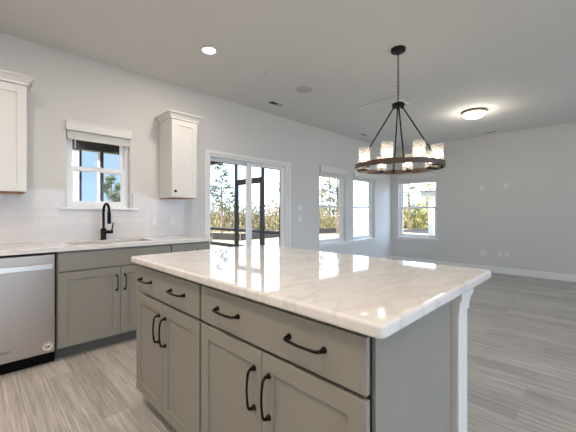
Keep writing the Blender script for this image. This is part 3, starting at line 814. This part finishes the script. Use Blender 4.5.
ld = bpy.data.lights.new('lamp', 'POINT'); ld.energy = 6; ld.shadow_soft_size = 0.08; ld.color = (1, 0.90, 0.76)
lo = bpy.data.objects.new('lamp', ld); COL.objects.link(lo); lo.parent = fl; lo.location = (0, 0, -0.24)

# ------------------------------------------------------------------ chandelier
CX, CY = 2.851, 1.369
ch = thing('chandelier', 'round wagon wheel chandelier with eight glass shades hanging beyond the island', 'chandelier', (CX, CY, 1.60))
bm = bmesh.new(); lathe(bm, (CX, CY, H), [(0, -0.034), (0.045, -0.034), (0.064, -0.028), (0.068, -0.018), (0.068, -0.0005), (0, -0.0005)], 32); obj('canopy', bm, M['iron'], ch, smooth=True)
bm = bmesh.new()
zt, zb = H-0.034, 2.240; nl = 15; Ls = (zt-zb)/nl
for i in range(nl):
    cz = zt-(i+0.5)*Ls; lo_, w_ = Ls*0.64, 0.0085
    pts = []
    for k in range(13):
        t = 2*PI*k/12
        a, z = w_*math.cos(t), lo_*math.sin(t)
        pts.append((CX+(a if i % 2 else 0), CY+(0 if i % 2 else a), cz+z))
    tube(bm, pts, 0.0026, 6, cap=False)
obj('chain', bm, M['iron'], ch, smooth=True)
bm = bmesh.new(); lathe(bm, (CX, CY, 2.19), [(0, 0.052), (0.012, 0.050), (0.014, 0.036), (0.052, 0.034), (0.056, 0.030), (0.056, 0.006), (0.050, 0.0), (0.016, 0.0), (0.014, -0.022), (0, -0.026)], 32); obj('hub', bm, M['iron'], ch, smooth=True)
A45 = PI/4
def polar(r, deg, z):      # angle counted in the room, from the camera's right towards its view
    t = math.radians(deg)
    e1 = Vector((math.sin(A45), -math.cos(A45), 0)); e2 = Vector((math.cos(A45), math.sin(A45), 0))
    p = Vector((CX, CY, z))+e1*(r*math.cos(t))+e2*(r*math.sin(t)); return p
ZR0, ZR1 = 1.603, 1.641
bm = bmesh.new(); lathe(bm, (CX, CY, 0), [(0.391, ZR0), (0.403, ZR0), (0.403, ZR1), (0.391, ZR1)], 72, closed=True); obj('wood_ring', bm, M['wood'], ch, smooth=True)
bm = bmesh.new()
for za, zb_ in ((ZR0-0.003, ZR0), (ZR1, ZR1+0.003)): lathe(bm, (CX, CY, 0), [(0.389, za), (0.405, za), (0.405, zb_), (0.389, zb_)], 72, closed=True)
obj('iron_edging', bm, M['bronze'], ch, smooth=True)
for k in range(4):
    dg = -102.5+90*k
    bm = bmesh.new(); p0, p1 = polar(0.040, dg, 2.186), polar(0.380, dg, 1.624)
    tube(bm, [p0, p1], 0.0065, 10)
    tube(bm, [polar(0.040, dg, 2.20), polar(0.040, dg, 2.175)], 0.010, 10)
    tube(bm, [polar(0.380, dg, 1.646), polar(0.380, dg, 1.598)], 0.010, 10)
    obj('rod', bm, M['iron'], ch, smooth=True)
for k in range(8):
    dg = -125+45*k; c = polar(0.340, dg, 1.6142)
    bm = bmesh.new(); lathe(bm, c-Vector((0, 0, 0.010)), [(0, 0), (0.030, 0), (0.048, 0.006), (0.048, 0.0098), (0, 0.0098)], 24); tube(bm, [polar(0.30, dg, 1.612), polar(0.390, dg, 1.612)], 0.007, 8); obj('bracket', bm, M['bronze'], ch, smooth=True)
    bm = bmesh.new(); lathe(bm, c, [(0, 0), (0.040, 0), (0.044, 0.006), (0.020, 0.010), (0.017, 0.014), (0.017, 0.048), (0, 0.048)], 20); s = obj('socket', bm, M['iron'], ch, smooth=True)
    bm = bmesh.new(); lathe(bm, c, [(0, 0.049), (0.011, 0.049), (0.014, 0.060), (0.026, 0.082), (0.028, 0.096), (0.022, 0.112), (0.010, 0.121), (0, 0.122)], 20); obj('bulb', bm, M['bulb'], s, smooth=True)
    bm = bmesh.new(); lathe(bm, c, [(0.0515, 0.010), (0.0515, 0.178), (0.0490, 0.178), (0.0490, 0.010)], 28, closed=True); obj('glass_shade', bm, M['shade'], ch, smooth=True)

# ------------------------------------------------------------------ outdoors
GZ = -0.45
bm = bmesh.new()
v = [bm.verts.new(p) for p in ((-60, -60, GZ), (160, -60, GZ), (160, 160, GZ), (-60, 160, GZ))]
bm.faces.new(v); obj('ground', bm, M['ground'], kind='structure')
obj('bounce_slab', B((-14, 18, -22, Y0-0.16, GZ+0.001, GZ+0.06)), M['bounce'], kind='structure')  # pale slab added out of view, bounces sunlight up to the ceiling

# screened porch: posts and rails of dark aluminium, roof over them
pc = thing('screened_porch', 'dark metal framed screened porch outside the patio door and sink window', 'porch', (2.9, 5.5, GZ))
PX, PY = 4.30, 7.20
def post_part(x, y, z1=2.45, w=0.058): obj('post', B((x-w/2, x+w/2, y-w/2, y+w/2, GZ, z1)), M['porch'], pc)
for x, y in ((1.468, PY), (1.834, PY), (PX, PY), (PX, 6.0), (PX, 5.05), (3.05, PY)): post_part(x, y, 2.42, 0.034 if x < 1.5 else 0.058)
obj('trim_strip', B((1.765, 1.80, PY-0.03, PY+0.03, -0.1, 2.42)), M['porchwhite'], pc)
obj('porch_floor', B((1.40, PX+0.04, YA+TA+0.012, PY+0.05, GZ-0.02, -0.10)), M['roof'], pc)
bm = B((1.2, PX+0.06, PY-0.08, PY+0.08, 2.42, 2.68), (PX-0.06, PX+0.06, YA+TA+0.02, PY-0.085, 2.42, 2.68)); obj('roof_beam', bm, M['porch'], pc)
obj('roof_slab', B((1.2, PX+0.20, YA+TA+0.012, PY+0.22, 2.682, 2.74)), M['roof'], pc)
bm = B((1.488, 1.762, PY-0.03, PY+0.03, 0.76, 0.82), (1.89, PX-0.05, PY-0.03, PY+0.03, 0.76, 0.82), (PX-0.03, PX+0.03, 6.05, PY-0.05, 0.76, 0.82), (PX-0.03, PX+0.03, YA+TA+0.02, 5.0, 0.76, 0.82),
       (PX-0.03, PX+0.03, 6.05, PY-0.05, 0.38, 0.46), (PX-0.03, PX+0.03, YA+TA+0.02, 5.0, 0.38, 0.46)); obj('rail', bm, M['porch'], pc)
bm = bmesh.new(); holed(bm, 5.085, 5.965, -0.09, 1.90, [(5.13, 5.92, 0.82, 1.82), (5.13, 5.92, 0.46, 0.76), (5.13, 5.92, 0.0, 0.38)], lambda u, v, s: (PX-0.02+0.04*s, u, v)); obj('screen_door', bm, M['porch'], pc)
obj('header', B((PX-0.03, PX+0.03, 5.085, 5.965, 1.902, 1.95)), M['porch'], pc)
cw = obj('porch_column', B((1.335, 1.434, PY-0.06, PY+0.06, GZ, 2.40)), M['porchwhite']); tag(cw, 'white column of the porch at the left of the sink window view', 'column')

# silt fence along the back of the lot
sf = thing('silt_fence', 'low black silt fence across the straw ground outside', 'fence', (16, 16, GZ))
def ray(px, dep):      # a spot on the ground seen at a given bearing and distance
    u = (px-288)/313.78
    return (dep*math.cos(A45)+u*dep*math.sin(A45), dep*math.sin(A45)-u*dep*math.cos(A45))
fpts = [ray(*q) for q in ((60, 19), (150, 18.5), (212, 19.5), (240, 18.6), (262, 20), (282, 21.5), (310, 24.5), (346, 26))]
bm = bmesh.new()
lo = [bm.verts.new((x, y, GZ+0.01)) for x, y in fpts]; hi = [bm.verts.new((x, y, GZ+0.42)) for x, y in fpts]
lo2 = [bm.verts.new((x+0.02, y+0.02, GZ+0.01)) for x, y in fpts]; hi2 = [bm.verts.new((x+0.02, y+0.02, GZ+0.42)) for x, y in fpts]
for i in range(len(fpts)-1):
    for a, b in ((lo, hi), (lo2, hi2), (hi, hi2)): bm.faces.new([a[i], a[i+1], b[i+1], b[i]])
obj('fabric', bm, M['silt'], sf)
for x, y in fpts: obj('stake', B((x-0.02, x+0.02, y-0.045, y-0.003, GZ, GZ+0.62)), M['stake'], sf)

# neighbour's porch seen through the right wall window
nb = thing('neighbour_porch', 'white column and dark roof edge outside the far right window', 'porch', (10.2, 3.75, GZ))
obj('column', B((10.1, 10.26, 3.70, 3.86, GZ, 1.70)), M['porchwhite'], nb)
obj('roof_edge', B((9.9, 10.5, 2.6, 4.02, 1.70, 1.84)), M['porchwhite'], nb)
bm = bmesh.new()
q = [[bm.verts.new(p) for p in ((9.7, y, 1.842), (10.7, y, 1.842), (10.2, y, 1.90))] for y in (2.5, 4.10)]
bm.faces.new(q[0]); bm.faces.new(q[1][::-1])
for k in range(3): bm.faces.new([q[0][k], q[0][(k+1) % 3], q[1][(k+1) % 3], q[1][k]])
obj('roof', bm, M['roof'], nb)
def ground_strip(name, pts, m):
    bm = bmesh.new()
    dp = lambda y: (CAMH-GZ)*313.78/(y-213.23)
    q = [ray(px, dp(y)) for px, y in pts]
    a = [bm.verts.new((x, y, GZ+0.004)) for x, y in q]; b = [bm.verts.new((x, y, GZ+0.03)) for x, y in q]
    bm.faces.new(a[::-1]); bm.faces.new(b)
    for k in range(len(q)): bm.faces.new([a[k], a[(k+1) % len(q)], b[(k+1) % len(q)], b[k]])
    o = obj(name, bm, m); o['kind'] = 'structure'
ground_strip('road', [(398, 230.4), (415, 229.4), (446, 227.8), (446, 235.0), (428, 233.6), (415, 232.8), (398, 231.9)], M['silt'])
ground_strip('mulch_bed', [(398, 224.4), (416, 223.9), (440, 222.9), (440, 224.1), (416, 225.0), (398, 225.5)], M['stake'])

# trees
def leaves(bm, rnd, c, r, n, size, flat=0.6):
    for _ in range(n):
        while True:
            d = Vector((rnd.uniform(-1, 1), rnd.uniform(-1, 1), rnd.uniform(-1, 1)))
            if d.length <= 1: break
        p = Vector(c)+Vector((d.x*r, d.y*r, d.z*r*flat))
        a = Vector((rnd.uniform(-1, 1), rnd.uniform(-1, 1), rnd.uniform(-0.6, 0.6))).normalized(); b = a.orthogonal().normalized()
        s = size*rnd.uniform(0.6, 1.3)
        vs = [bm.verts.new(p+a*s), bm.verts.new(p+b*s*0.5), bm.verts.new(p-a*s), bm.verts.new(p-b*s*0.5)]
        bm.faces.new(vs)
def tree(x, y, h, seed, label, dense=1.0, leafm='leaf', crown0=0.35, spread=0.2):
    rnd = random.Random(seed)
    root = thing('pine_tree' if leafm == 'leaf' else 'young_tree', label, 'tree', (x, y, GZ), 'trees beyond the lot')
    bm = bmesh.new(); lean = rnd.uniform(-0.012, 0.012)*h
    top = (x+lean, y, GZ+h)
    tube(bm, [(x, y, GZ-0.05), (x+lean*0.3, y, GZ+h*0.4), (x+lean*0.7, y, GZ+h*0.75), top], [0.012*h+0.03, 0.010*h+0.02, 0.006*h+0.01, 0.01], 8)
    lv = bmesh.new()
    n = int(13*dense)+4
    for i in range(n):
        t = crown0+(1-crown0)*(i+rnd.random())/n
        a = rnd.uniform(0, 2*PI); L = h*spread*(1.15-t)*rnd.uniform(0.6, 1.2)+0.15
        p0 = Vector((x+lean*t, y, GZ+h*t)); p1 = p0+Vector((math.cos(a)*L, math.sin(a)*L, L*rnd.uniform(0.1, 0.5)))
        tube(bm, [p0, (p0+p1)/2+Vector((0, 0, -0.03*L)), p1], [0.022+0.002*h, 0.016, 0.006], 5)
        leaves(lv, rnd, p1, L*0.30+0.14, int(40*dense), 0.07+0.006*h)
        if rnd.random() < 0.6: leaves(lv, rnd, (p0+p1)/2, L*0.25+0.10, int(14*dense), 0.10+0.006*h)
    leaves(lv, rnd, top, 0.3, int(20*dense), 0.10+0.006*h)
    obj('trunk', bm, M['bark'], root); obj('foliage', lv, M[leafm], root)
TREES = [
 (222, 24, 5.3, 1, 'sparse tall pine seen through the left pane of the patio door', 1.0, 'leaf', 0.30, 0.20),
 (229.5, 27, 4.0, 2, 'shorter sparse pine right of the tall pine in the left patio door pane', 0.9, 'leaf', 0.3, 0.2),
 (213, 31, 4.4, 3, 'pale pine at the left edge of the patio door glass', 0.7, 'leaf', 0.4, 0.2),
 (250, 34, 2.9, 4, 'small bushy tree behind the middle stile of the patio door', 0.9, 'leaf2', 0.3, 0.25),
 (268, 33, 4.2, 5, 'thin pale tree in the right pane of the patio door', 0.4, 'leaf2', 0.3, 0.22),
 (276, 30, 4.4, 6, 'thin tree at the right edge of the patio door glass', 0.45, 'leaf2', 0.35, 0.22),
 (322, 30, 6.6, 7, 'tree at the left side of the window beside the patio door', 0.9, 'leaf', 0.25, 0.2),
 (330, 34, 7.5, 8, 'tall leafy tree in the middle of the window beside the patio door', 1.1, 'leaf2', 0.2, 0.2),
 (337.5, 25, 6.5, 9, 'dark trunked tree at the right side of the window beside the patio door', 0.9, 'leaf', 0.25, 0.16),
 (343, 33, 6.0, 10, 'tree hidden by the mullion between the paired windows', 0.8, 'leaf', 0.25, 0.2),
 (401, 34, 5.6, 11, 'yellow green tree at the left side of the far right window', 0.8, 'leaf2', 0.2, 0.2),
 (409, 29, 6.4, 12, 'thin dark trunked pine in the far right window', 0.6, 'leaf', 0.3, 0.16),
 (418, 36, 6.4, 13, 'bushy yellow green tree in the middle of the far right window', 1.0, 'leaf2', 0.15, 0.22),
 (427, 33, 5.2, 14, 'yellow green tree right of the middle of the far right window', 0.9, 'leaf2', 0.15, 0.22),
 (434, 37, 5.8, 15, 'tree behind the white column in the far right window', 0.9, 'leaf2', 0.2, 0.2),
 (112, 19, 3.8, 16, 'feathery tree seen through the right part of the sink window', 1.3, 'leaf', 0.2, 0.22),
 (119, 22, 3.6, 17, 'tree at the right edge of the sink window view', 1.1, 'leaf', 0.2, 0.22),
]
for px, dep, h, sd_, lab, dn, lm, c0, sp2 in TREES:
    x, y = ray(px, dep); tree(x, y, h, sd_, lab, dn, lm, c0, sp2)

# the brush and saplings along the lot: nobody could count them
rnd = random.Random(77)
def brush(name, label, px0, px1, dep, hgt, n, m, size):
    bm = bmesh.new()
    for _ in range(n):
        px = rnd.uniform(px0, px1); d = dep+rnd.uniform(-2, 3.5)
        x, y = ray(px, d); h = hgt*rnd.uniform(0.45, 1.1)
        z = GZ+h*rnd.random()**0.8
        a = Vector((rnd.uniform(-0.5, 0.5), rnd.uniform(-0.5, 0.5), 1)).normalized(); b = Vector((rnd.uniform(-1, 1), rnd.uniform(-1, 1), 0.2)).normalized()
        s = size*rnd.uniform(0.5, 1.3)
        p = Vector((x, y, z))
        vs = [bm.verts.new(p+a*s), bm.verts.new(p+b*s*0.35), bm.verts.new(p-a*s*0.6), bm.verts.new(p-b*s*0.35)]
        bm.faces.new(vs)
    for _ in range(n//60):
        x, y = ray(rnd.uniform(px0, px1), dep+rnd.uniform(-2, 2)); h = hgt*rnd.uniform(0.7, 1.35)
        tube(bm, [(x, y, GZ-0.05), (x+rnd.uniform(-0.2, 0.2), y, GZ+h)], [0.04, 0.012], 4)
    o = obj(name, bm, m); o['kind'] = 'stuff'; tag(o, label, 'brush')
brush('roadside_brush', 'brown and green dry brush along the lot behind the silt fence', 150, 350, 29, 2.6, 12000, M['brush'], 0.17)
brush('far_brush', 'yellow green brush behind the lot outside the far right window', 385, 450, 34, 2.6, 5200, M['brush2'], 0.20)
